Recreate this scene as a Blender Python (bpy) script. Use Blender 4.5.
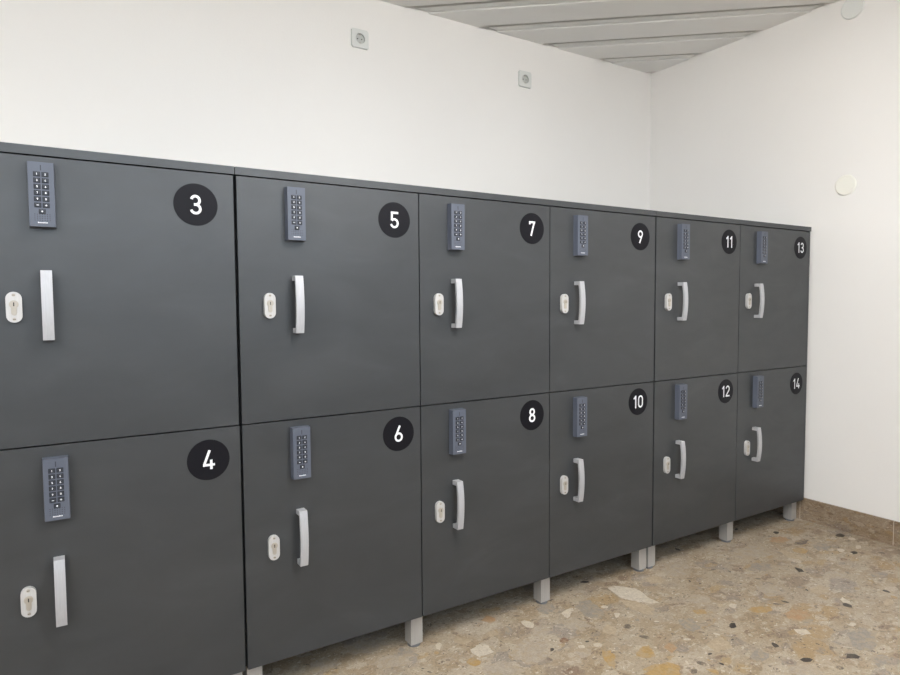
import bpy, bmesh, math, random
from mathutils import Vector, Matrix

# ------------------------------------------------------------------ camera, sky, exposure
scene = bpy.context.scene
COL = scene.collection
for o in list(bpy.data.objects):
    bpy.data.objects.remove(o)

cam_data = bpy.data.cameras.new('camera')
cam = bpy.data.objects.new('camera', cam_data)
COL.objects.link(cam)
cam.location = (-0.3854, -1.6257, 1.0492)
cam.rotation_euler = (math.radians(86.854), math.radians(0.3706), math.radians(-31.877))
cam_data.sensor_width = 36.0
cam_data.lens = 25.265
cam_data.clip_start = 0.02
scene.camera = cam

world = bpy.data.worlds.new('overcast_sky')
scene.world = world
world.use_nodes = True
bg = world.node_tree.nodes['Background']
bg.inputs['Color'].default_value = (0.76, 0.88, 1.0, 1)
bg.inputs['Strength'].default_value = 4.2

sun_data = bpy.data.lights.new('sun', 'SUN')
sun_data.energy = 6.0
sun_data.color = (1.0, 0.96, 0.91)
sun_data.angle = math.radians(1.5)
sun = bpy.data.objects.new('sun', sun_data)
COL.objects.link(sun)
sun.rotation_euler = (math.radians(30), 0, math.radians(14))    # high, from outside the window wall

vs = scene.view_settings
vs.view_transform = 'Standard'
vs.look = 'None'
vs.gamma = 1.0
vs.use_curve_mapping = False
vs.exposure = 0.58

# room, metres; the locker fronts stand in the plane y = 0
XR, XL = 2.626, -3.4          # right and left wall
YB, YF = 0.9643, -2.8         # back wall, window wall
HC = 2.382                    # ceiling
WX0, WX1, WZ0, WZ1 = -2.8, 1.7, 1.3, 2.30      # opening in the window wall
LY0, LY1 = -2.6, -1.3                          # opening added in the unseen left wall for light, same sill and head

# daylight comes in through this opening; the portal only guides the sampling of the sky
def portal(x, y, width, rz):
    pd = bpy.data.lights.new('window_daylight_portal', 'AREA')
    pd.shape = 'RECTANGLE'
    pd.size, pd.size_y = width, WZ1 - WZ0
    pd.cycles.is_portal = True
    o = bpy.data.objects.new('window_daylight_portal', pd)
    COL.objects.link(o)
    o.location = (x, y, (WZ0 + WZ1) / 2)
    o.rotation_euler = (math.radians(90), 0, math.radians(rz))

portal((WX0 + WX1) / 2, YF - 0.01, WX1 - WX0, 0)       # faces +y, into the room
portal(XL - 0.01, (LY0 + LY1) / 2, LY1 - LY0, -90)     # faces +x, into the room

# ------------------------------------------------------------------ helpers
def srgb(r, g, b):
    def f(c):
        c /= 255.0
        return c / 12.92 if c <= 0.04045 else ((c + 0.055) / 1.055) ** 2.4
    return (f(r), f(g), f(b), 1.0)

def obj(name, mesh, mat=None, parent=None):
    o = bpy.data.objects.new(name, mesh)
    COL.objects.link(o)
    if mat is not None and mesh is not None and not mesh.materials:
        for m in (mat if isinstance(mat, (list, tuple)) else [mat]):
            mesh.materials.append(m)
    if parent is not None:
        o.parent = parent
    return o

def empty(name, loc):
    o = bpy.data.objects.new(name, None)
    COL.objects.link(o)
    o.location = loc
    o.empty_display_size = 0.1
    return o

def tag(o, label, cat, group=None):
    o['label'] = label
    o['category'] = cat
    if group:
        o['group'] = group
    return o

def structure(o):
    o['kind'] = 'structure'
    return o

def bm_box(bm, x0, x1, y0, y1, z0, z1, mi=0):
    v = [bm.verts.new(c) for c in ((x0, y0, z0), (x1, y0, z0), (x1, y1, z0), (x0, y1, z0),
                                   (x0, y0, z1), (x1, y0, z1), (x1, y1, z1), (x0, y1, z1))]
    fs = []
    for q in ((3, 2, 1, 0), (4, 5, 6, 7), (0, 1, 5, 4), (1, 2, 6, 5), (2, 3, 7, 6), (3, 0, 4, 7)):
        f = bm.faces.new([v[i] for i in q])
        f.material_index = mi
        fs.append(f)
    return v, fs

def bm_prism(bm, pts, to3, h0, h1, mi=0):
    """polygon pts (2d) extruded between heights h0 and h1; to3 maps (a, b, h) to a point"""
    a = [bm.verts.new(to3(p[0], p[1], h0)) for p in pts]
    b = [bm.verts.new(to3(p[0], p[1], h1)) for p in pts]
    n = len(pts)
    fs = [bm.faces.new(a[::-1]), bm.faces.new(b)]
    for i in range(n):
        fs.append(bm.faces.new([a[i], a[(i + 1) % n], b[(i + 1) % n], b[i]]))
    for f in fs:
        f.material_index = mi
    return fs

def bevel_all(bm, w, seg=2, angle=40):
    es = [e for e in bm.edges if len(e.link_faces) == 2 and e.calc_face_angle(0) > math.radians(angle)]
    bmesh.ops.bevel(bm, geom=es, offset=w, segments=seg, affect='EDGES', profile=0.5, clamp_overlap=True)

def done(bm, name, smooth=None):
    bmesh.ops.recalc_face_normals(bm, faces=bm.faces)
    m = bpy.data.meshes.new(name)
    bm.to_mesh(m)
    bm.free()
    if smooth:
        for p in m.polygons:
            p.use_smooth = True
        m.set_sharp_from_angle(angle=math.radians(smooth))
    return m

def box_mesh(name, x0, x1, y0, y1, z0, z1, bev=0.0, seg=2):
    bm = bmesh.new()
    bm_box(bm, x0, x1, y0, y1, z0, z1)
    if bev:
        bevel_all(bm, bev, seg)
    return done(bm, name)

front = lambda a, b, h: (a, -h, b)          # drawing plane on a door: a = x, b = z, h = out of the door
flat = lambda a, b, h: (a, b, h)

def circle(cx, cy, r, n=32, ry=None):
    ry = ry or r
    return [(cx + r * math.cos(2 * math.pi * i / n), cy + ry * math.sin(2 * math.pi * i / n)) for i in range(n)]

def stadium(w, h, n=12):
    r = w / 2
    pts = [(r * math.cos(math.pi * i / n), h / 2 - r + r * math.sin(math.pi * i / n)) for i in range(n + 1)]
    pts += [(r * math.cos(math.pi + math.pi * i / n), -h / 2 + r + r * math.sin(math.pi + math.pi * i / n)) for i in range(n + 1)]
    return pts

# ------------------------------------------------------------------ materials
def mat_new(name):
    m = bpy.data.materials.new(name)
    m.use_nodes = True
    nt = m.node_tree
    return m, nt, nt.nodes['Principled BSDF']

def plain(name, col, rough=0.5, metal=0.0, spec=0.5):
    m, nt, b = mat_new(name)
    b.inputs['Base Color'].default_value = col
    b.inputs['Roughness'].default_value = rough
    b.inputs['Metallic'].default_value = metal
    b.inputs['Specular IOR Level'].default_value = spec
    return m

def node(nt, kind, **kw):
    n = nt.nodes.new(kind)
    for k, v in kw.items():
        setattr(n, k, v)
    return n

def ramp(nt, stops, interp='LINEAR'):
    r = node(nt, 'ShaderNodeValToRGB')
    cr = r.color_ramp
    cr.interpolation = interp
    while len(cr.elements) < len(stops):
        cr.elements.new(0.5)
    for e, (p, c) in zip(cr.elements, stops):
        e.position = p
        e.color = c
    return r

def mixc(nt, a, b, fac, mode='MIX'):
    n = node(nt, 'ShaderNodeMix', data_type='RGBA', blend_type=mode)
    L = nt.links
    for sock, v in ((n.inputs[0], fac), (n.inputs[6], a), (n.inputs[7], b)):
        if hasattr(v, 'is_linked'):
            L.new(v, sock)
        else:
            sock.default_value = v
    return n.outputs[2]

def tex_noise(nt, co, scale, detail=3.0, rough=0.5, dist=0.0):
    n = node(nt, 'ShaderNodeTexNoise')
    n.inputs['Scale'].default_value = scale
    n.inputs['Detail'].default_value = detail
    n.inputs['Roughness'].default_value = rough
    n.inputs['Distortion'].default_value = dist
    nt.links.new(co, n.inputs['Vector'])
    return n

def world_pos(nt):
    return node(nt, 'ShaderNodeNewGeometry').outputs['Position']

def make_wall_paint(name, col, bump=0.02):
    m, nt, b = mat_new(name)
    co = world_pos(nt)
    n1 = tex_noise(nt, co, 1.3, 4)
    r = ramp(nt, [(0.3, tuple(c * 0.965 for c in col[:3]) + (1,)), (0.7, col)])
    nt.links.new(n1.outputs['Fac'], r.inputs['Fac'])
    nt.links.new(r.outputs['Color'], b.inputs['Base Color'])
    b.inputs['Roughness'].default_value = 0.85
    n2 = tex_noise(nt, co, 160, 3)
    bp = node(nt, 'ShaderNodeBump')
    bp.inputs['Strength'].default_value = 0.25
    bp.inputs['Distance'].default_value = bump * 0.05
    nt.links.new(n2.outputs['Fac'], bp.inputs['Height'])
    nt.links.new(bp.outputs['Normal'], b.inputs['Normal'])
    return m

def make_laminate():
    """charcoal melamine board with faint wiping smears"""
    m, nt, b = mat_new('charcoal_laminate')
    co = world_pos(nt)
    mp = node(nt, 'ShaderNodeMapping')
    nt.links.new(co, mp.inputs['Vector'])
    mp.inputs['Rotation'].default_value = (0, 0.5, 0)
    mp.inputs['Scale'].default_value = (2.2, 2.2, 5.0)
    n1 = tex_noise(nt, mp.outputs['Vector'], 1.6, 5, 0.55, 0.8)
    r = ramp(nt, [(0.25, srgb(48, 50, 52)), (0.6, srgb(55, 57, 59)), (0.85, srgb(63, 65, 67))])
    nt.links.new(n1.outputs['Fac'], r.inputs['Fac'])
    n3 = tex_noise(nt, co, 900, 2)
    nt.links.new(mixc(nt, r.outputs['Color'], mixc(nt, (0.92, 0.92, 0.92, 1), (1.08, 1.08, 1.08, 1), n3.outputs['Fac']), 0.6, 'MULTIPLY'), b.inputs['Base Color'])
    n2 = tex_noise(nt, mp.outputs['Vector'], 2.3, 4, 0.6, 1.2)
    rr = ramp(nt, [(0.3, (0.40, 0.40, 0.40, 1)), (0.75, (0.50, 0.50, 0.50, 1))])
    nt.links.new(n2.outputs['Fac'], rr.inputs['Fac'])
    nt.links.new(rr.outputs['Color'], b.inputs['Roughness'])
    b.inputs['Specular IOR Level'].default_value = 0.62
    bp = node(nt, 'ShaderNodeBump')
    bp.inputs['Strength'].default_value = 0.15
    bp.inputs['Distance'].default_value = 0.0004
    nt.links.new(n3.outputs['Fac'], bp.inputs['Height'])
    nt.links.new(bp.outputs['Normal'], b.inputs['Normal'])
    return m

def make_terrazzo(name, tint=None, zs=1.0):
    """stone conglomerate: sandy matrix, soft-edged mottled stones, small light, ochre and dark chips"""
    m, nt, b = mat_new(name)
    L = nt.links
    base = node(nt, 'ShaderNodeMapping')
    base.inputs['Scale'].default_value = (1, 1, zs)
    L.new(world_pos(nt), base.inputs['Vector'])
    co = base.outputs['Vector']
    n0 = tex_noise(nt, co, 7, 6, 0.65, 0.5)
    mat_col = ramp(nt, [(0.28, srgb(158, 138, 112)), (0.43, srgb(182, 162, 134)), (0.55, srgb(194, 178, 154)), (0.66, srgb(178, 164, 146)), (0.8, srgb(190, 162, 122))])
    L.new(n0.outputs['Fac'], mat_col.inputs['Fac'])
    n1 = tex_noise(nt, co, 130, 6, 0.8)
    grain = ramp(nt, [(0.34, (0.52, 0.49, 0.44, 1)), (0.47, (0.96, 0.96, 0.96, 1)), (0.56, (1.04, 1.03, 1.02, 1)), (0.68, (1.34, 1.31, 1.25, 1))])
    L.new(n1.outputs['Fac'], grain.inputs['Fac'])
    c = mixc(nt, mat_col.outputs['Color'], grain.outputs['Color'], 1.0, 'MULTIPLY')
    # warped coordinates make the stones ragged
    nw = tex_noise(nt, co, 18, 5, 0.65)
    add = node(nt, 'ShaderNodeVectorMath', operation='MULTIPLY_ADD')
    L.new(nw.outputs['Color'], add.inputs[0])
    add.inputs[1].default_value = (0.075, 0.075, 0.075)
    L.new(co, add.inputs[2])

    def layer(c, scale, size, stops, soft=0.06, fac=0.8, stretch=(1, 1, 1)):
        mp = node(nt, 'ShaderNodeMapping')
        mp.inputs['Scale'].default_value = stretch
        mp.inputs['Rotation'].default_value = (0, 0, scale * 0.13)
        L.new(add.outputs[0], mp.inputs['Vector'])
        v = node(nt, 'ShaderNodeTexVoronoi')
        v.inputs['Scale'].default_value = scale
        v.inputs['Randomness'].default_value = 1.0
        L.new(mp.outputs['Vector'], v.inputs['Vector'])
        sep = node(nt, 'ShaderNodeSeparateColor')
        L.new(v.outputs['Color'], sep.inputs['Color'])
        # each cell draws its own radius
        thr = node(nt, 'ShaderNodeMath', operation='MULTIPLY')
        L.new(sep.outputs['Green'], thr.inputs[0])
        thr.inputs[1].default_value = size
        d = node(nt, 'ShaderNodeMath', operation='SUBTRACT')
        L.new(thr.outputs[0], d.inputs[0])
        L.new(v.outputs['Distance'], d.inputs[1])
        k = node(nt, 'ShaderNodeMapRange')
        k.inputs['From Min'].default_value = 0.0
        k.inputs['From Max'].default_value = soft
        k.inputs['To Max'].default_value = fac
        L.new(d.outputs[0], k.inputs['Value'])
        colr = ramp(nt, stops, 'CONSTANT')
        L.new(sep.outputs['Red'], colr.inputs['Fac'])
        tone = mixc(nt, colr.outputs['Color'], grain.outputs['Color'], 0.8, 'MULTIPLY')
        return mixc(nt, c, tone, k.outputs['Result'])

    c = layer(c, 7, 0.8, [(0.0, srgb(188, 172, 150)), (0.2, srgb(166, 156, 146)), (0.4, srgb(200, 184, 160)), (0.58, srgb(188, 158, 114)), (0.7, srgb(206, 192, 172)), (0.86, srgb(160, 142, 124))], 0.10, 0.7, (1, 1.5, 1))
    c = layer(c, 17, 0.75, [(0.0, srgb(200, 186, 166)), (0.25, srgb(162, 150, 138)), (0.42, srgb(190, 162, 118)), (0.52, srgb(180, 160, 134)), (0.7, srgb(212, 198, 178)), (0.9, srgb(146, 122, 102))], 0.10, 0.7, (1, 1.7, 1))
    c = layer(c, 46, 0.6, [(0.0, srgb(208, 194, 172)), (0.3, srgb(168, 148, 120)), (0.5, srgb(194, 176, 150)), (0.72, srgb(140, 122, 104)), (0.9, srgb(214, 203, 184))], 0.12, 0.7, (1, 1.6, 1))
    c = layer(c, 85, 0.5, [(0.0, srgb(216, 204, 184)), (0.35, srgb(172, 150, 122)), (0.6, srgb(120, 102, 86)), (0.75, srgb(200, 180, 150))], 0.12, 0.6, (1, 1.5, 1))
    c = layer(c, 64, 0.34, [(0.0, srgb(240, 230, 212)), (0.4, srgb(104, 88, 74)), (0.62, srgb(226, 214, 192)), (0.85, srgb(84, 74, 66))], 0.05, 0.85, (1, 2.0, 1))
    c = layer(c, 40, 0.27, [(0.0, srgb(72, 64, 58)), (0.3, srgb(226, 216, 198)), (0.55, srgb(132, 98, 72)), (0.72, srgb(205, 192, 170))], 0.06, 0.85, (1, 2.2, 1))
    if tint:
        c = mixc(nt, c, tint, 1.0, 'MULTIPLY')
    L.new(c, b.inputs['Base Color'])
    b.inputs['Roughness'].default_value = 0.42
    b.inputs['Specular IOR Level'].default_value = 0.35
    return m

def make_chip(name, col, mingle):
    """stone set in the floor; veins of the sandy matrix run through the softer stones"""
    m, nt, b = mat_new(name)
    co = world_pos(nt)
    n1 = tex_noise(nt, co, 60, 5, 0.7)
    r = ramp(nt, [(0.3, tuple(c * 0.8 for c in col[:3]) + (1,)), (0.7, tuple(c * 1.12 for c in col[:3]) + (1,))])
    nt.links.new(n1.outputs['Fac'], r.inputs['Fac'])
    n3 = tex_noise(nt, co, 34, 6, 0.75, 0.6)
    k = ramp(nt, [(0.46, (0, 0, 0, 1)), (0.60, (mingle, mingle, mingle, 1))])
    nt.links.new(n3.outputs['Fac'], k.inputs['Fac'])
    c = mixc(nt, r.outputs['Color'], srgb(164, 147, 122), k.outputs['Color'])
    n2 = tex_noise(nt, co, 170, 4, 0.75)
    r2 = ramp(nt, [(0.3, (0.68, 0.66, 0.62, 1)), (0.5, (1, 1, 1, 1)), (0.7, (1.14, 1.13, 1.11, 1))])
    nt.links.new(n2.outputs['Fac'], r2.inputs['Fac'])
    nt.links.new(mixc(nt, c, r2.outputs['Color'], 0.8, 'MULTIPLY'), b.inputs['Base Color'])
    b.inputs['Roughness'].default_value = 0.42
    b.inputs['Specular IOR Level'].default_value = 0.35
    return m

def make_brushed(name, col, rough=0.35, metal=0.9):
    m, nt, b = mat_new(name)
    co = world_pos(nt)
    mp = node(nt, 'ShaderNodeMapping')
    mp.inputs['Scale'].default_value = (400, 400, 8)
    nt.links.new(co, mp.inputs['Vector'])
    n = tex_noise(nt, mp.outputs['Vector'], 1.0, 2)
    r = ramp(nt, [(0.3, tuple(c * 0.9 for c in col[:3]) + (1,)), (0.7, col)])
    nt.links.new(n.outputs['Fac'], r.inputs['Fac'])
    nt.links.new(r.outputs['Color'], b.inputs['Base Color'])
    b.inputs['Metallic'].default_value = metal
    b.inputs['Roughness'].default_value = rough
    return m

M_WALL = make_wall_paint('white_wall_paint', srgb(236, 233, 229))
M_WALL2 = make_wall_paint('grey_wall_paint', srgb(84, 84, 85))  # kept dark on the unseen front wall to cut light bounced under the lockers
M_PANEL = make_wall_paint('ceiling_panel_enamel', srgb(240, 239, 236), 0.0)
M_LIP = plain('ceiling_strip_enamel', srgb(230, 230, 226), 0.4)
M_VOID = plain('plenum_dark', srgb(84, 82, 79), 0.9)
M_FLOOR = make_terrazzo('polished_stone_conglomerate', (0.70, 0.70, 0.71, 1))
M_BASE = make_terrazzo('stone_skirting', (0.54, 0.50, 0.475, 1), 3.2)
M_GROUT = plain('skirting_grout', srgb(205, 195, 180), 0.9)
M_LAM = make_laminate()
M_CARC = plain('carcass_board', srgb(30, 30, 31), 0.8)
M_HANDLE = make_brushed('satin_aluminium_handle', srgb(184, 184, 187), 0.55, 0.3)
M_LEG = make_brushed('aluminium_leg', srgb(184, 181, 177), 0.5, 0.4)
M_FOOT = plain('grey_plastic_glide', srgb(110, 112, 116), 0.5)
M_PLATE = make_brushed('white_metal_escutcheon', srgb(196, 194, 192), 0.55, 0.2)
M_CYL = plain('nickel_cylinder', srgb(178, 170, 158), 0.4, 0.35)
M_SLOT = plain('dark_key_slot', srgb(40, 36, 32), 0.6)
M_KEYPAD = plain('slate_blue_plastic', srgb(84, 89, 101), 0.5)
M_KEYTOP = plain('dark_rubber_key', srgb(44, 48, 57), 0.5)
M_KEYWELL = plain('key_well_black', srgb(26, 28, 34), 0.6)
M_PRINT = plain('white_print', srgb(232, 232, 234), 0.6)
M_BADGE = plain('black_vinyl_disc', srgb(15, 14, 20), 0.55, 0, 0.2)
M_SOCKET = plain('white_socket_plastic', srgb(214, 215, 211), 0.35)
M_SOCKIN = plain('grey_socket_well', srgb(186, 187, 183), 0.45)
M_COVER = plain('cream_cover_plastic', srgb(236, 234, 224), 0.5)
M_VENT = plain('grey_cover_plastic', srgb(224, 225, 221), 0.5)
M_FRAME = plain('white_window_frame', srgb(225, 225, 222), 0.4)
M_PAVE = plain('outdoor_paving', srgb(150, 148, 143), 0.9)

m, nt, b = mat_new('window_glass')
nt.nodes.remove(b)
tr = node(nt, 'ShaderNodeBsdfTransparent')
gl = node(nt, 'ShaderNodeBsdfGlossy')
gl.inputs['Roughness'].default_value = 0.02
mx = node(nt, 'ShaderNodeMixShader')
mx.inputs[0].default_value = 0.06
nt.links.new(tr.outputs[0], mx.inputs[1])
nt.links.new(gl.outputs[0], mx.inputs[2])
nt.links.new(mx.outputs[0], nt.nodes['Material Output'].inputs['Surface'])
M_GLASS = m

# ------------------------------------------------------------------ room shell
T = 0.15
floor = structure(obj('floor', box_mesh('floor', XL - T, XR + T, YF - T, YB + T, -0.12, 0), M_FLOOR))
structure(obj('wall_back', box_mesh('wall_back', XL - T, XR + T, YB, YB + T, 0, HC + 0.1), M_WALL))
structure(obj('wall_right', box_mesh('wall_right', XR, XR + T, YF - T, YB, 0, HC + 0.1), M_WALL))

def wall_with_opening(name, to3, a0, a1, o0, o1):
    bm = bmesh.new()
    for p0, p1, z0, z1 in ((a0, o0, 0, HC + 0.1), (o1, a1, 0, HC + 0.1), (o0, o1, 0, WZ0), (o0, o1, WZ1, HC + 0.1)):
        c0, c1 = to3(p0, 0), to3(p1, T)
        bm_box(bm, min(c0[0], c1[0]), max(c0[0], c1[0]), min(c0[1], c1[1]), max(c0[1], c1[1]), z0, z1)
    structure(obj(name, done(bm, name), M_WALL2 if name == 'wall_front' else M_WALL))

wall_with_opening('wall_front', lambda a, d: (a, YF - d), XL, XR, WX0, WX1)
wall_with_opening('wall_left', lambda a, d: (XL - d, a), YF - T, YB, LY0, LY1)

def make_window(name, cx, cy, ww, rz, lights):
    """frame, mullions, one pane per light"""
    win = structure(empty(name, (cx, cy, WZ0)))
    win.rotation_euler = (0, 0, math.radians(rz))
    wh = WZ1 - WZ0
    bm = bmesh.new()
    bm_box(bm, -ww / 2, ww / 2, -0.03, 0.03, 0, 0.05)
    bm_box(bm, -ww / 2, ww / 2, -0.03, 0.03, wh - 0.05, wh)
    bm_box(bm, -ww / 2, -ww / 2 + 0.05, -0.03, 0.03, 0.05, wh - 0.05)
    bm_box(bm, ww / 2 - 0.05, ww / 2, -0.03, 0.03, 0.05, wh - 0.05)
    obj('window_frame', done(bm, 'window_frame'), M_FRAME, win)
    step = (ww - 0.1) / lights
    for i in range(lights):
        x0 = -ww / 2 + 0.05 + i * step
        if i:
            obj('mullion', box_mesh('mullion', x0 - 0.025, x0 + 0.025, -0.03, 0.03, 0.05, wh - 0.05), M_FRAME, win)
        a = x0 + (0.025 if i else 0)
        c = x0 + step - (0.025 if i < lights - 1 else 0)
        obj('pane', box_mesh('pane', a, c, -0.003, 0.003, 0.05, wh - 0.05), M_GLASS, win)

make_window('window_1', (WX0 + WX1) / 2, YF - 0.08, WX1 - WX0, 0, 4)
make_window('added_window', XL - 0.08, (LY0 + LY1) / 2, LY1 - LY0, 90, 2)  # unseen window, added to throw more light onto the right wall
structure(obj('ground', box_mesh('ground', -40, 40, -40, 20, -0.4, -0.13), M_PAVE))

# ceiling: slab above, long enamelled panels running diagonally, a narrow hanging strip beside each joint
ceiling = structure(obj('ceiling', box_mesh('ceiling', XL - T, XR + T, YF - T, YB + T, HC + 0.1, HC + 0.2), M_VOID))
AN = math.radians(39.8)
tdir = Vector((math.cos(AN), -math.sin(AN)))
ndir = Vector((math.sin(AN), math.cos(AN)))
PITCH, JOINT0 = 0.2525, 2.136           # joint k lies on n.p = JOINT0 + k * PITCH

def clip(poly, n, d):                    # keep n.p <= d
    out = []
    for i in range(len(poly)):
        a, c = poly[i], poly[(i + 1) % len(poly)]
        da, dc = a.dot(n) - d, c.dot(n) - d
        if da <= 0:
            out.append(a)
        if (da < 0 < dc) or (dc < 0 < da):
            out.append(a + (c - a) * (da / (da - dc)))
    return out

def ceiling_strip(n0, n1):
    poly = [tdir * -9 + ndir * n0, tdir * 9 + ndir * n0, tdir * 9 + ndir * n1, tdir * -9 + ndir * n1]
    for n, d in ((Vector((1, 0)), XR), (Vector((-1, 0)), -XL), (Vector((0, 1)), YB), (Vector((0, -1)), -YF)):
        poly = clip(poly, n, d)
        if len(poly) < 3:
            return None
    return [(v.x, v.y) for v in poly]

for k in range(-26, 3):
    base = JOINT0 + k * PITCH
    for name, a, c, z0, mt, bv in (('ceiling_panel', 0.075, PITCH, HC, M_PANEL, 0.005),
                                   ('ceiling_joint_strip', 0.034, 0.0745, HC + 0.008, M_LIP, 0.001)):
        poly = ceiling_strip(base + a, base + c)
        if not poly or len(poly) < 3:
            continue
        area = abs(sum(poly[i][0] * poly[(i + 1) % len(poly)][1] - poly[(i + 1) % len(poly)][0] * poly[i][1] for i in range(len(poly)))) / 2
        if area < 0.0008:
            continue
        bm = bmesh.new()
        bm_prism(bm, poly, flat, z0, HC + 0.03)
        es = [e for e in bm.edges if all(abs(v.co.z - z0) < 1e-6 for v in e.verts)
              and abs((e.verts[1].co - e.verts[0].co).to_2d().normalized().dot(tdir)) > 0.99]
        if es:
            bmesh.ops.bevel(bm, geom=es, offset=bv, segments=2, affect='EDGES', profile=0.5, clamp_overlap=True)
        obj(name, done(bm, name), mt, ceiling)

# stone skirting: single tiles with grouted joints; one joint stands 0.374 m in front of the lockers
def skirting(name, along, a0, a1, joints, face):
    root = structure(empty(name, (0, 0, 0)))
    js = [a0] + sorted(j for j in joints if a0 < j < a1) + [a1]
    for i in range(len(js) - 1):
        s, e = js[i] + 0.0012, js[i + 1] - 0.0012
        if along == 'y':
            me = box_mesh('skirting_tile', face, face + 0.0104, s, e, 0.001, 0.106, 0.0012, 1)
        else:
            me = box_mesh('skirting_tile', s, e, face, face + 0.0104, 0.001, 0.106, 0.0012, 1)
        obj('skirting_tile', me, M_BASE, root)
    if along == 'y':
        me = box_mesh('grout', face + 0.001, face + 0.0102, a0, a1, 0.0005, 0.1045)
    else:
        me = box_mesh('grout', a0, a1, face + 0.001, face + 0.0102, 0.0005, 0.1045)
    obj('grout', me, M_GROUT, root)
    return root

skirting('baseboard_right', 'y', YF, YB - 0.0105, [-0.374 - 0.4 * i for i in range(10)] + [0.026, 0.426, 0.826], XR - 0.0105)
skirting('baseboard_back', 'x', XL, XR - 0.0106, [2.4 - 0.4 * i for i in range(15)], YB - 0.0105)

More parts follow.
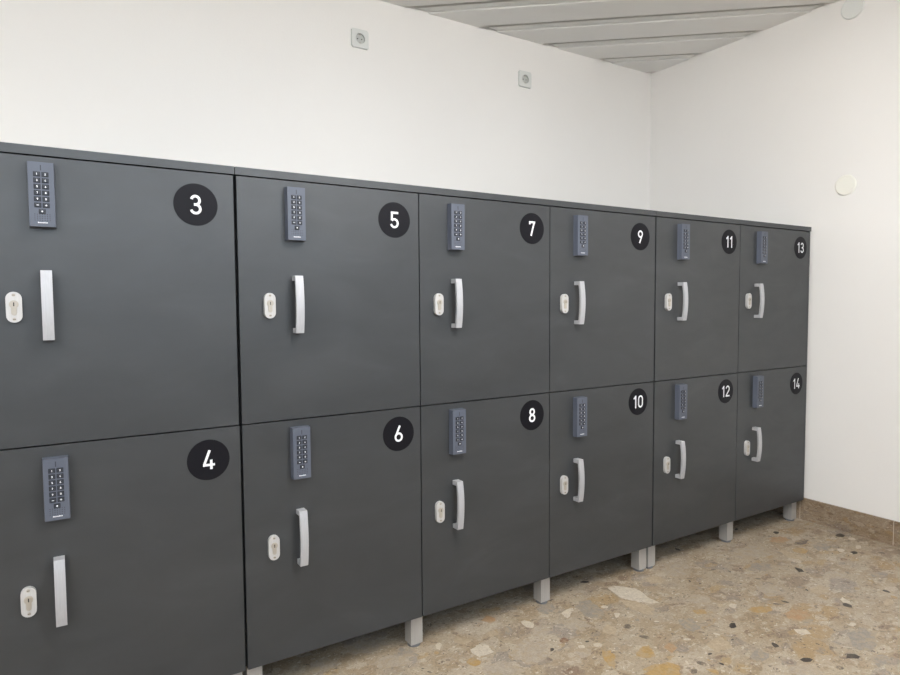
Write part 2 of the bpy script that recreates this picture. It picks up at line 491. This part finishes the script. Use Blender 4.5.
# larger stones set in the floor, each its own piece (kind, centre x, y, long half axis, short half axis)
CHIP_COL = {'w': srgb(196, 186, 170), 'b': srgb(176, 159, 136), 'p': srgb(168, 156, 141), 'g': srgb(146, 138, 128),
            'd': srgb(104, 94, 85), 'k': srgb(56, 50, 46), 'o': srgb(168, 134, 100), 'y': srgb(170, 140, 92), 'r': srgb(124, 92, 72)}
CHIP_MAT = {k: make_chip('floor_stone_' + n, CHIP_COL[k], 0.15 if k in 'wk' else 0.8) for k, n in
            (('w', 'white'), ('b', 'beige'), ('p', 'pale_grey'), ('g', 'grey'), ('d', 'dark_grey'), ('k', 'black'),
             ('o', 'orange'), ('y', 'ochre'), ('r', 'red_brown'))}
CHIPS = [
('w',1.327,-0.087,0.030,-0.090,-0.042,-0.029), ('b',1.280,-0.166,0.014,-0.060,-0.031,-0.020), ('g',1.125,-0.084,-0.000,-0.065,-0.045,-0.028), ('w',1.036,-0.075,0.014,-0.009,-0.014,-0.015),
('w',1.071,-0.054,0.009,-0.006,-0.010,-0.010), ('w',1.179,-0.102,0.010,-0.009,-0.008,-0.007), ('w',1.177,-0.165,0.008,-0.006,-0.015,-0.014), ('p',1.015,-0.134,0.029,-0.038,-0.029,-0.026),
('d',1.148,-0.234,0.011,-0.007,-0.014,-0.013), ('g',1.324,-0.339,0.008,-0.036,-0.035,-0.019), ('o',1.164,-0.394,0.012,-0.016,-0.025,-0.017), ('y',0.962,-0.334,-0.023,-0.043,-0.024,-0.003),
('y',1.077,-0.373,0.023,-0.014,-0.037,-0.032), ('y',1.043,-0.470,0.050,-0.032,-0.035,-0.028), ('p',0.922,-0.274,0.023,-0.015,-0.026,-0.027), ('r',0.918,-0.188,0.016,-0.010,-0.012,-0.013),
('d',1.144,-0.311,0.011,-0.014,-0.007,-0.006), ('w',0.935,-0.246,0.010,-0.007,-0.008,-0.008), ('w',0.986,-0.265,0.015,-0.010,-0.008,-0.008), ('d',1.168,-0.496,0.008,-0.010,-0.009,-0.006),
('d',1.117,-0.511,0.004,-0.012,-0.014,-0.007), ('k',1.214,-0.532,-0.000,-0.009,-0.006,-0.002), ('p',1.665,-0.018,0.050,-0.032,-0.031,-0.025), ('p',1.611,-0.043,0.024,-0.040,-0.031,-0.022),
('k',1.437,-0.416,0.014,-0.009,-0.014,-0.010), ('k',1.891,-0.544,0.008,-0.012,-0.018,-0.008), ('w',1.922,-0.520,-0.004,-0.020,-0.021,-0.007), ('k',1.573,-0.711,0.010,-0.014,-0.018,-0.007),
('k',1.443,-0.651,0.017,-0.011,-0.013,-0.007), ('k',1.440,-0.555,-0.002,-0.015,-0.012,-0.004), ('w',1.590,-0.561,0.009,-0.022,-0.019,-0.008), ('k',2.037,-0.295,-0.004,-0.020,-0.019,-0.007),
('w',1.767,-0.618,0.011,-0.007,-0.013,-0.006), ('g',1.696,-0.681,0.039,-0.025,-0.078,-0.036), ('g',2.348,-0.219,0.014,-0.029,-0.052,-0.024), ('d',2.329,-0.140,0.045,-0.010,-0.031,-0.020),
('o',2.278,-0.072,0.037,-0.024,-0.034,-0.020), ('y',2.231,-0.195,0.013,-0.026,-0.033,-0.016), ('b',2.156,-0.191,-0.004,-0.064,-0.027,-0.012), ('k',2.549,-0.192,0.015,-0.010,-0.021,-0.011),
('w',2.551,-0.241,0.013,-0.014,-0.016,-0.007), ('w',2.478,-0.302,0.014,-0.009,-0.023,-0.011), ('w',2.381,-0.279,0.014,-0.009,-0.022,-0.011), ('k',2.399,-0.322,0.010,-0.011,-0.019,-0.009),
('r',2.293,-0.334,0.014,-0.009,-0.018,-0.009), ('g',1.936,-0.197,0.043,-0.028,-0.043,-0.027), ('p',2.046,-0.088,0.070,-0.045,-0.067,-0.043), ('p',1.383,-0.686,0.030,-0.039,-0.036,-0.016),
('g',1.348,-0.565,0.025,-0.016,-0.034,-0.021), ('o',1.679,-0.487,0.036,-0.023,-0.039,-0.022), ('y',1.614,-0.402,0.034,-0.022,-0.026,-0.016), ('b',2.031,-0.610,0.014,-0.009,-0.032,-0.014),
('b',1.760,-0.681,0.013,-0.019,-0.020,-0.008), ('w',1.558,-0.336,0.008,-0.013,-0.017,-0.010), ('g',1.671,-0.529,0.023,-0.007,-0.012,-0.008), ('d',1.480,-0.724,0.007,-0.010,-0.011,-0.005),
('k',2.347,-0.017,0.011,-0.007,-0.018,-0.011), ('w',0.669,-0.101,0.034,-0.009,-0.017,-0.030), ('p',0.791,-0.178,0.051,-0.032,-0.044,-0.054), ('p',0.661,-0.212,0.048,-0.031,-0.023,-0.031),
('w',0.886,-0.053,0.010,-0.027,-0.014,-0.012), ('w',1.043,-0.065,0.014,-0.009,-0.019,-0.020), ('g',0.807,-0.051,0.006,-0.016,-0.018,-0.016), ('k',0.850,-0.209,0.006,-0.004,-0.009,-0.010),
('o',0.793,0.043,0.020,-0.012,-0.015,-0.021), ('y',0.616,-0.138,0.020,-0.013,-0.011,-0.017), ('w',0.572,-0.008,0.008,-0.005,-0.012,-0.019), ('g',0.461,-0.002,0.030,-0.019,-0.022,-0.042),
('g',1.009,-0.001,0.026,-0.017,-0.028,-0.032), ('b',0.753,-0.038,0.016,-0.010,-0.011,-0.015), ('p',0.375,0.108,0.071,-0.018,-0.013,-0.037), ('p',0.415,-0.010,0.063,-0.017,-0.013,-0.033),
('p',0.234,0.087,0.044,-0.011,-0.009,-0.035), ('b',0.648,-0.022,0.021,-0.013,-0.013,-0.019), ('p',1.779,-0.333,0.023,-0.038,-0.047,-0.025), ('b',1.931,-0.431,0.030,-0.019,-0.032,-0.017),
('p',1.500,-0.246,0.035,-0.023,-0.032,-0.023), ('b',1.496,-0.053,0.032,-0.020,-0.027,-0.023), ('g',2.251,-0.486,0.029,-0.018,-0.029,-0.013), ('p',2.107,-0.394,0.038,-0.025,-0.036,-0.018),
('b',1.300,-0.465,0.031,-0.020,-0.034,-0.024), ('p',0.886,-0.111,0.027,-0.017,-0.023,-0.028), ('y',1.426,-0.301,0.023,-0.014,-0.018,-0.013), ('b',1.083,-0.222,0.024,-0.016,-0.027,-0.026),
('g',1.620,-0.766,0.022,-0.014,-0.039,-0.017)
]
rng = random.Random(7)

def chip_outline(rng, n, jit):
    ph = rng.random() * 6.28
    return [(math.cos(6.2832 * i / n + ph) * (1 + rng.uniform(-jit, jit * 0.6)), math.sin(6.2832 * i / n + ph) * (1 + rng.uniform(-jit, jit * 0.6))) for i in range(n)]

made = []
for kind, cx, cy, ux, uy, vx, vy in CHIPS:
    big = math.hypot(ux, uy) > 0.03
    pts = chip_outline(rng, 20 if big else 8, 0.34 if big else 0.42)
    bm = bmesh.new()
    poly = [(p * ux + q * vx, p * uy + q * vy) for p, q in pts]
    bm_prism(bm, poly, flat, -0.004, 0.0002 + 0.00001 * (len(made) % 40))
    made.append(kind)
    o = obj('floor_stone', done(bm, 'floor_stone'), CHIP_MAT[kind], floor)
    o.location = (cx, cy, 0)

shapes = []                              # alike small chips share twelve outlines
for i in range(12):
    pts = chip_outline(rng, 6 + i % 3, 0.35)
    for kind in 'wwkdgbypwdk':
        bm = bmesh.new()
        bm_prism(bm, pts, flat, -0.5, 0.05)
        me = done(bm, 'floor_stone_small')
        me.materials.append(CHIP_MAT[kind])
        shapes.append((kind, me))
taken = [(c[1], c[2], max(math.hypot(c[3], c[4]), math.hypot(c[5], c[6]))) for c in CHIPS]
count = 0
while count < 210:
    x, y = rng.uniform(0.1, 2.58), rng.uniform(-1.3, 0.12)
    if y < -0.36 - 0.0 * x and x < 0.6:
        continue
    r = rng.choice((0.0045, 0.0055, 0.006, 0.007, 0.009, 0.012))
    if any(math.hypot(x - a, y - c) < d + r * 1.5 for a, c, d in taken):
        continue
    taken.append((x, y, r * 1.3))
    kind, me = rng.choice(shapes)
    o = obj('floor_stone', me, None, floor)
    o.location = (x, y, 0)
    o.scale = (r * rng.uniform(1.0, 1.7), r * rng.uniform(0.55, 0.9), 0.007)
    o.rotation_euler = (0, 0, rng.uniform(0, 3.14))
    count += 1

# two unseen long lamps added on the ceiling for steep light on the lockers
def make_added_lamp(x, y, label):
    root = empty('added_ceiling_lamp', (x, y, HC))
    root.rotation_euler = (0, 0, -AN)
    tag(root, label, 'lamp', 'added ceiling lamps')
    bm = bmesh.new()
    bm_box(bm, -0.62, 0.62, -0.11, 0.11, -0.03, -0.0005)
    obj('housing', done(bm, 'lamp_housing'), M_FRAME, root)
    obj('diffuser', box_mesh('lamp_diffuser', -0.6, 0.6, -0.1, 0.1, -0.11, -0.03, 0.012, 3), M_DIFF, root)

M_DIFF = plain('added_lamp_diffuser', srgb(240, 240, 238), 0.5)
M_DIFF.node_tree.nodes['Principled BSDF'].inputs['Emission Color'].default_value = (1, 0.975, 0.95, 1)
M_DIFF.node_tree.nodes['Principled BSDF'].inputs['Emission Strength'].default_value = 30.0
make_added_lamp(-1.7, -2.0, 'long white ceiling lamp added out of view on the locker 3 side of the room')
make_added_lamp(0.8, -1.3, 'long white ceiling lamp added out of view on the right wall side of the room')

# ------------------------------------------------------------------ numerals drawn as strokes
SW = 0.128                                # stroke width for a digit of height 1

def arc(cx, cy, rx, ry, a0, a1, n=18):
    return [(cx + rx * math.cos(math.radians(a0 + (a1 - a0) * i / n)), cy + ry * math.sin(math.radians(a0 + (a1 - a0) * i / n))) for i in range(n + 1)]

def digit_strokes(d):
    if d == '0':
        return 0.58, [arc(0.29, 0.68, 0.2175, 0.2475, 0, 180) + arc(0.29, 0.32, 0.2175, 0.2475, 180, 360) + [(0.5075, 0.68)]]
    if d == '1':
        return 0.40, [[(0.05, 0.74), (0.275, 0.93)], [(0.275, 1.0), (0.275, 0.0)]]
    if d == '2':
        return 0.58, [arc(0.29, 0.69, 0.2125, 0.2375, 170, -32) + [(0.09, 0.115)], [(0.02, 0.0725), (0.57, 0.0725)]]
    if d == '3':
        return 0.58, [arc(0.28, 0.715, 0.195, 0.2125, 165, -90), [(0.20, 0.505), (0.30, 0.505)], arc(0.28, 0.29, 0.22, 0.2175, 90, -165)]
    if d == '4':
        return 0.62, [[(0.37, 1.0), (0.085, 0.25)], [(0.03, 0.235), (0.62, 0.235)], [(0.44, 0.50), (0.44, 0.0)]]
    if d == '5':
        return 0.58, [[(0.55, 0.9275), (0.06, 0.9275)], [(0.132, 0.9275), (0.115, 0.47)], arc(0.285, 0.31, 0.2225, 0.2375, 140, -165)]
    if d == '6':
        return 0.58, [arc(0.29, 0.30, 0.2175, 0.2275, 0, 360, 28), [(0.10, 0.385), (0.375, 1.0)]]
    if d == '7':
        return 0.56, [[(0.02, 0.9275), (0.55, 0.9275)], [(0.47, 0.9275), (0.19, 0.0)], [(0.084, 0.9), (0.084, 0.78)]]
    if d == '8':
        return 0.58, [arc(0.29, 0.735, 0.185, 0.1925, 0, 360, 24), arc(0.29, 0.285, 0.2175, 0.2125, 0, 360, 28)]
    if d == '9':
        w, s = digit_strokes('6')
        return w, [[(0.58 - x, 1 - y) for x, y in st] for st in s]

def bm_ribbon(bm, pts, to3, h, width, mi=0):
    n = len(pts)
    closed = math.hypot(pts[0][0] - pts[-1][0], pts[0][1] - pts[-1][1]) < 1e-6
    row = []
    for i in range(n):
        a = pts[i - 1] if i else (pts[-2] if closed else pts[0])
        c = pts[i + 1] if i < n - 1 else (pts[1] if closed else pts[-1])
        t = Vector((c[0] - a[0], c[1] - a[1])).normalized()
        nx, ny = -t.y * width / 2, t.x * width / 2
        row.append((bm.verts.new(to3(pts[i][0] + nx, pts[i][1] + ny, h)), bm.verts.new(to3(pts[i][0] - nx, pts[i][1] - ny, h))))
    for i in range(n - 1):
        f = bm.faces.new([row[i][0], row[i][1], row[i + 1][1], row[i + 1][0]])
        f.material_index = mi

def bm_text(bm, text, cx, cz, height, h, gap=0.13, mi=0, stroke=SW):
    gl = [digit_strokes(c) for c in text]
    total = sum(g[0] for g in gl) + gap * (len(gl) - 1)
    x = -total / 2
    for w, sts in gl:
        for k, st in enumerate(sts):
            bm_ribbon(bm, [((x + p) * height + cx, (q - 0.5) * height + cz) for p, q in st], front, h + k * 0.00002, stroke * height, mi)
        x += w + gap

# ------------------------------------------------------------------ shared hardware meshes
def handle_mesh():
    """bow handle: flat strip arched away from the door on two solid feet"""
    H2, w, n = 0.0745, 0.0105, 14
    foot, th = 0.013, 0.0075
    outer = [(-H2 + 2 * H2 * i / n) for i in range(n + 1)]
    depth = lambda z: 0.0265 + 0.0075 * (1 - (z / H2) ** 2)
    prof = [(0.0, -H2)] + [(depth(z), z) for z in outer] + [(0.0, H2)]
    inner = [(H2 - foot) - 2 * (H2 - foot) * i / n for i in range(n + 1)]
    prof += [(0.0, H2 - foot)] + [(depth(z) - th, z) for z in inner] + [(0.0, -H2 + foot)]
    bm = bmesh.new()
    bm_prism(bm, prof, lambda a, b, h: (h, -a, b), -w, w)
    bevel_all(bm, 0.0012, 2, 30)
    return done(bm, 'bow_handle', 35)

def plate_mesh():
    """oval escutcheon with two countersunk screws"""
    bm = bmesh.new()
    bm_prism(bm, stadium(0.0285, 0.065), front, 0.0, 0.0105)
    bevel_all(bm, 0.0018, 2, 50)
    for z in (0.0255, -0.0255):
        bm_prism(bm, circle(0, z, 0.0034, 16), front, 0.0104, 0.0111, 1)
        bm_prism(bm, [(-0.0026, z - 0.0005), (0.0026, z - 0.0005), (0.0026, z + 0.0005), (-0.0026, z + 0.0005)], front, 0.0110, 0.0113, 2)
    return done(bm, 'lock_plate', 35)

def cylinder_mesh():
    """profile cylinder: round plug above a narrow web, key slot in the plug"""
    bm = bmesh.new()
    r, hw, zb = 0.0085, 0.005, -0.0155
    zc = 0.006
    a0 = -math.acos(hw / r)
    pts = [(r * math.cos(a0 + (math.pi - 2 * a0) * i / 24), zc + r * math.sin(a0 + (math.pi - 2 * a0) * i / 24)) for i in range(25)]
    pts += [(-hw * math.cos(math.pi * i / 8), zb - hw * math.sin(math.pi * i / 8) + 0.003) for i in range(9)]
    bm_prism(bm, pts, front, 0.006, 0.0125)
    bevel_all(bm, 0.0006, 1, 50)
    bm_prism(bm, circle(0, zc, 0.0066, 24), front, 0.0120, 0.0138)
    bm_prism(bm, [(-0.001, zc - 0.004), (0.001, zc - 0.004), (0.001, zc + 0.004), (-0.001, zc + 0.004)], front, 0.0137, 0.0140, 1)
    return done(bm, 'lock_cylinder', 35)

KW, KH, KD = 0.0490, 0.1375, 0.021          # keypad width, height, depth

def keypad_mesh():
    bm = bmesh.new()
    v, fs = bm_box(bm, -KW / 2, KW / 2, -KD, 0.0, -KH / 2, KH / 2)
    for q in v:                               # front face a little narrower than the back
        if q.co.y < -0.01:
            q.co.x *= 0.955
            q.co.z *= 0.985
    bevel_all(bm, 0.0016, 2)
    # indicator window at the top, fine speaker grid and maker's line at the bottom
    bm_prism(bm, [(-0.0009, 0.050), (0.0009, 0.050), (0.0009, 0.0615), (-0.0009, 0.0615)], front, KD - 0.0005, KD + 0.0003, 1)
    for i in range(7):
        for j in range(4):
            x, z = -0.0135 + i * 0.0045, -0.042 - j * 0.0042
            bm_prism(bm, [(x - 0.0007, z - 0.0007), (x + 0.0007, z - 0.0007), (x + 0.0007, z + 0.0007), (x - 0.0007, z + 0.0007)], front, KD - 0.0005, KD + 0.0001, 2)
    x = -0.0085
    for wd, hh in ((0.0017, 0.0026), (0.0016, 0.0020), (0.0020, 0.0020), (0.0016, 0.0020), (0.0018, 0.0020), (0.0016, 0.0026), (0.0018, 0.0020), (0.0018, 0.0020)):
        bm_prism(bm, [(x, -0.0605), (x + wd, -0.0605), (x + wd, -0.0605 + hh), (x, -0.0605 + hh)], front, KD - 0.0005, KD + 0.0002, 3)
        x += wd + 0.00055
    return done(bm, 'keypad')

def keys_mesh():
    bm = bmesh.new()
    spots = [((-0.0076 if c == 0 else 0.0076), 0.0420 - r * 0.0130) for r in range(6) for c in range(2)] + [(0.0, 0.0420 - 6 * 0.0130)]
    marks = '1234567890'
    for i, (x, z) in enumerate(spots):
        w, h = 0.0062, 0.0050
        bm_prism(bm, [(x - w, z - h), (x + w, z - h), (x + w, z + h), (x - w, z + h)], front, KD - 0.001, KD + 0.0003, 1)
        a, c = w - 0.0012, h - 0.0011
        n0 = len(bm.faces)
        lo = [bm.verts.new(front(x + sx * a, z + sz * c, KD)) for sx, sz in ((-1, -1), (1, -1), (1, 1), (-1, 1))]
        hi = [bm.verts.new(front(x + sx * (a - 0.0008), z + sz * (c - 0.0008), KD + 0.0022)) for sx, sz in ((-1, -1), (1, -1), (1, 1), (-1, 1))]
        bm.faces.new(hi)
        for k in range(4):
            bm.faces.new([lo[k], lo[(k + 1) % 4], hi[(k + 1) % 4], hi[k]])
        if i < 10:
            bm_text(bm, marks[i], x, z, 0.0042, KD + 0.0024, mi=2, stroke=0.2)
        elif i < 12:
            bm_ribbon(bm, [(x - 0.0022, z), (x + 0.0022, z)], front, KD + 0.0024, 0.0011, 2)
            if i == 11:
                bm_ribbon(bm, [(x, z - 0.002), (x, z + 0.002)], front, KD + 0.0024, 0.0011, 2)
        else:
            bm_prism(bm, circle(x, z, 0.0017, 10), front, KD + 0.0021, KD + 0.0024, 2)
    m = bpy.data.meshes.new('keypad_keys')
    bm.to_mesh(m)
    bm.free()
    return m

def badge_mesh():
    bm = bmesh.new()
    bm_prism(bm, circle(0, 0, 0.0503, 64), front, 0.0, 0.0007)
    return done(bm, 'number_badge')

ME_HANDLE, ME_PLATE, ME_CYL, ME_PAD, ME_KEYS, ME_BADGE = handle_mesh(), plate_mesh(), cylinder_mesh(), keypad_mesh(), keys_mesh(), badge_mesh()
for me, ms in ((ME_HANDLE, [M_HANDLE]), (ME_PLATE, [M_PLATE, M_CYL, M_SLOT]), (ME_CYL, [M_CYL, M_SLOT]),
               (ME_PAD, [M_KEYPAD, M_KEYTOP, M_KEYWELL, M_PRINT]), (ME_KEYS, [M_KEYTOP, M_KEYWELL, M_PRINT]), (ME_BADGE, [M_BADGE])):
    for mt in ms:
        me.materials.append(mt)

# ------------------------------------------------------------------ lockers
ZB, ZM, ZT, ZP = 0.1031, 0.7436, 1.3688, 1.3894    # door bottom, middle gap, door top, top of the lid
DT, GAP = 0.018, 0.0034
DEPTH = 0.90
SEAM = [-0.52, 0.0, 0.5203, 1.0198, 1.5408, 2.0652, 2.6]

# number: (column, keypad right edge, keypad top, lock x, lock depth below door top, handle x, handle top, handle length, badge from right, badge below top)
HW = {
    3: (0, 140, 16, 58, 323, 118, 245, 149, 93, 80), 4: (0, 145, 26, 61, 336, 120, 250, 148, 80, 78),
    5: (1, 173, 19, 78, 324, 150, 247, 149, 80, 83), 6: (1, 175, 19, 75, 330, 149, 241, 148, 74, 74),
    7: (2, 147, 24, 62, 324, 120, 248, 147, 77, 79), 8: (2, 148, 19, 61, 328, 121, 240, 148, 76, 69),
    9: (3, 154, 24, 60, 325, 120, 249, 147, 85, 80), 10: (3, 155, 25, 62, 325, 120, 241, 148, 88, 69),
    11: (4, 172, 21, 69, 322, 139, 246, 148, 76, 75), 12: (4, 170, 20, 72, 331, 139, 243, 148, 82, 72),
    13: (5, 166, 22, 58, 320, 117, 246, 147, 80, 78), 14: (5, 158, 21, 67, 331, 121, 245, 148, 88, 78)}

def make_door(root, rx, number):
    col, kr, kt, lx, lz, hx, ht, hl, bx, bz = [v / 1000 if i else v for i, v in enumerate(HW[number])]
    upper = number % 2 == 1
    left, right = SEAM[col], SEAM[col + 1]
    first = col in (0, 1, 4)
    last = col in (0, 3, 5)
    dx0 = left + (0.0035 if first else GAP / 2)
    dx1 = right - (0.0035 if last and col != 5 else 0.0145 if col == 5 else GAP / 2)
    z0, z1 = (ZM + GAP / 2, ZT - 0.0020) if upper else (ZB, ZM - GAP / 2)
    ztop = ZT if upper else ZM
    if number == 3:
        dx1 -= 0.0012
    cx, cz = (dx0 + dx1) / 2, (z0 + z1) / 2
    door = obj('door', box_mesh('locker_door', dx0 - cx, dx1 - cx, 0, DT, z0 - cz, z1 - cz, 0.0010, 2), M_LAM, root)
    door.location = (cx - rx, 0, cz)
    door['label'] = 'charcoal locker door with black round badge numbered %d' % number

    def put(name, me, x, z, label=None, scale=None):
        o = obj(name, me, None, door)
        o.location = (x - cx, 0, z - cz)
        if scale:
            o.scale = scale
        if label:
            o['label'] = label
        return o
    put('handle', ME_HANDLE, left + hx, ztop - ht - hl / 2, 'satin aluminium bow handle', (1, 1, hl / 0.149))
    put('lock_plate', ME_PLATE, left + lx, ztop - lz, 'oval white metal lock plate with two screws')
    put('lock_cylinder', ME_CYL, left + lx, ztop - lz, 'nickel profile cylinder with key slot')
    kx, kz = left + kr - KW / 2, ztop - kt - KH / 2
    put('keypad', ME_PAD, kx, kz, 'slate blue plastic code keypad')
    k = put('keypad_keys', ME_KEYS, kx, kz, 'thirteen small dark keys with white marks')
    k['kind'] = 'stuff'
    bxx, bzz = right - bx, ztop - bz
    put('number_badge', ME_BADGE, bxx, bzz, 'round black number disc')
    bm = bmesh.new()
    bm_text(bm, str(number), 0, 0, 0.0475, 0.0009)
    n = obj('badge_number', done(bm, 'number_%d' % number), M_PRINT, door)
    n.location = (bxx - cx, 0, bzz - cz)
    n['label'] = 'white numeral %d' % number
    # keep the print facing out of the door
    for p in n.data.polygons:
        if p.normal.y > 0:
            p.flip()

def leg_mesh():
    bm = bmesh.new()
    bm_box(bm, -0.02, 0.02, 0.0, 0.04, 0.009, 0.1031)
    bevel_all(bm, 0.0012, 2)
    return done(bm, 'aluminium_leg')

def glide_mesh():
    bm = bmesh.new()
    bm_prism(bm, [(x, y + 0.02) for x, y in circle(0, 0, 0.0200, 24)], flat, 0.0005, 0.0095)
    return done(bm, 'leg_glide', 40)

ME_LEG, ME_GLIDE = leg_mesh(), glide_mesh()
ME_LEG.materials.append(M_LEG)
ME_GLIDE.materials.append(M_FOOT)

def make_cabinet(c0, c1, numbers, label, legs, lid_over=0.0):
    x0 = SEAM[c0] + (0.001 if c0 else 0.0)
    x1 = SEAM[c1] - (0.001 if c1 < 6 else 0.0)
    rx = (x0 + x1) / 2
    root = empty('locker_cabinet', (rx, 0, 0))
    tag(root, label, 'locker', 'joined charcoal locker cabinets')
    y0, y1 = DT + 0.0015, DEPTH
    bm = bmesh.new()
    zt = ZT + 0.0006
    bm_box(bm, x0 - rx, x0 + 0.018 - rx, y0, y1, ZB, zt)
    bm_box(bm, x1 - 0.018 - rx, x1 - rx, y0, y1, ZB, zt)
    for c in range(c0 + 1, c1):
        bm_box(bm, SEAM[c] - 0.009 - rx, SEAM[c] + 0.009 - rx, y0, y1, ZB + 0.018, zt)
    bm_box(bm, x0 + 0.018 - rx, x1 - 0.018 - rx, y0, y1, ZB, ZB + 0.018)
    bm_box(bm, x0 + 0.018 - rx, x1 - 0.018 - rx, y0 + 0.001, y1, ZM - 0.009, ZM + 0.009)
    bm_box(bm, x0 + 0.018 - rx, x1 - 0.018 - rx, y1 - 0.008, y1, ZB + 0.018, zt)
    obj('carcass', done(bm, 'locker_carcass'), M_CARC, root)
    obj('lid', box_mesh('locker_lid', x0 - rx - 0.0002, x1 - rx + lid_over - 0.0002, -0.001, y1, ZT + 0.0014, ZP, 0.001, 2), M_LAM, root)
    if c1 == 6:
        obj('end_panel', box_mesh('locker_end_panel', x1 - 0.0125 - rx, x1 + 0.0004 - rx, 0.0006, y0 - 0.0002, ZB, zt, 0.0008, 1), M_LAM, root)
    for n in numbers:
        make_door(root, rx, n)
    for lx in legs:
        for ly in (0.024, DEPTH - 0.09):
            lg = obj('leg', ME_LEG, None, root)
            lg.location = (lx - rx, ly, 0)
            g = obj('glide', ME_GLIDE, None, lg)

S_ = 0.52
make_cabinet(0, 1, (3, 4), 'charcoal locker cabinet with large doors numbered 3 and 4',
             [-0.49, -0.026])
make_cabinet(1, 4, (5, 6, 7, 8, 9, 10), 'widest charcoal locker cabinet, three columns with doors numbered 5 to 10',
             [0.0255, 0.988 * S_, 1.969 * S_, 2.914 * S_])
make_cabinet(4, 6, (11, 12, 13, 14), 'charcoal locker cabinet in the room corner, two columns with doors numbered 11 to 14',
             [3.012 * S_, 3.975 * S_, 4.925 * S_], 0.006)

# ------------------------------------------------------------------ fittings on the walls
def make_socket(x, z, label):
    root = empty('wall_socket', (x, YB, z))
    tag(root, label, 'socket', 'wall sockets above the lockers')
    bm = bmesh.new()
    n = 32
    hs = 0.0405
    sq = [(-hs, -hs), (hs, -hs), (hs, hs), (-hs, hs)]
    # frame with a round opening
    out, inn = [], []
    for i in range(n):
        a = 2 * math.pi * (i + 0.5) / n
        c, s = math.cos(a), math.sin(a)
        k = hs / max(abs(c), abs(s))
        out.append((c * k, s * k))
        inn.append((c * 0.0215, s * 0.0215))
    def ring(p, h0, q, h1, mi=0):
        a = [bm.verts.new(front(*v, h0)) for v in p]
        b = [bm.verts.new(front(*v, h1)) for v in q]
        for i in range(n):
            f = bm.faces.new([a[i], a[(i + 1) % n], b[(i + 1) % n], b[i]])
            f.material_index = mi
    mid = [(v[0] * 0.955, v[1] * 0.955) for v in out]
    ring(out, 0.0, out, 0.006)
    ring(out, 0.006, mid, 0.0095)
    ring(mid, 0.0095, inn, 0.0095)
    bmesh.ops.remove_doubles(bm, verts=bm.verts, dist=1e-5)
    obj('frame', done(bm, 'socket_frame', 30), M_SOCKET, root)
    bm = bmesh.new()
    ring(inn, 0.0095, [(v[0] * 0.93, v[1] * 0.93) for v in inn], 0.0015)
    bm.faces.new([bm.verts.new(front(v[0] * 0.93, v[1] * 0.93, 0.0015)) for v in inn])
    bmesh.ops.remove_doubles(bm, verts=bm.verts, dist=1e-5)
    obj('well', done(bm, 'socket_well', 30), M_SOCKIN, root)
    bm = bmesh.new()
    for sx in (-0.0095, 0.0095):
        bm_prism(bm, circle(sx, 0, 0.0028, 12), front, 0.0012, 0.0019)
    obj('pin_holes', done(bm, 'socket_pin_holes'), M_SLOT, root)
    for s in (1, -1):
        obj('earth_clip', box_mesh('earth_clip', -0.0025, 0.0025, -0.0075, -0.0015, min(s * 0.016, s * 0.0195), max(s * 0.016, s * 0.0195)), M_CYL, root)

make_socket(0.7712, 2.1948, 'white wall socket farther from the room corner')
make_socket(1.6810, 2.1837, 'white wall socket nearer to the room corner')

def wall_disc(name, y, z, r, depth, mat, rim, label, cat):
    """shallow domed round cover on the right wall"""
    root = empty(name, (XR, y, z))
    tag(root, label, cat)
    n = 40
    prof = [(r, 0.0), (r, depth * 0.45), (r * 0.965, depth * 0.8), (r * 0.9, depth), (r * 0.82, depth * (0.8 if rim else 1.0)), (r * 0.4, depth * (0.85 if rim else 1.06)), (0.0, depth * (0.87 if rim else 1.08))]
    def lathe(pr, nm):
        bm = bmesh.new()
        rows = [[bm.verts.new((-h, rr * math.cos(6.283185 * i / n), rr * math.sin(6.283185 * i / n))) for i in range(n)] for rr, h in pr if rr > 0]
        for a, b in zip(rows, rows[1:]):
            for i in range(n):
                bm.faces.new([a[i], a[(i + 1) % n], b[(i + 1) % n], b[i]])
        if pr[-1][0] == 0.0:
            c = bm.verts.new((-pr[-1][1], 0, 0))
            for i in range(n):
                bm.faces.new([rows[-1][i], rows[-1][(i + 1) % n], c])
        return done(bm, nm, 40)
    obj('rim', lathe(prof[:5], name + '_rim'), mat, root)
    obj('face', lathe(prof[4:], name + '_face'), mat, root)

wall_disc('wall_cover_plate', -0.1375, 1.5622, 0.0455, 0.006, M_COVER, False, 'plain cream round cover plate halfway up the right wall', 'cover plate')
wall_disc('round_junction_cover', -0.146, 2.3305, 0.0485, 0.008, M_VENT, True, 'grey round junction cover close under the ceiling', 'junction cover')
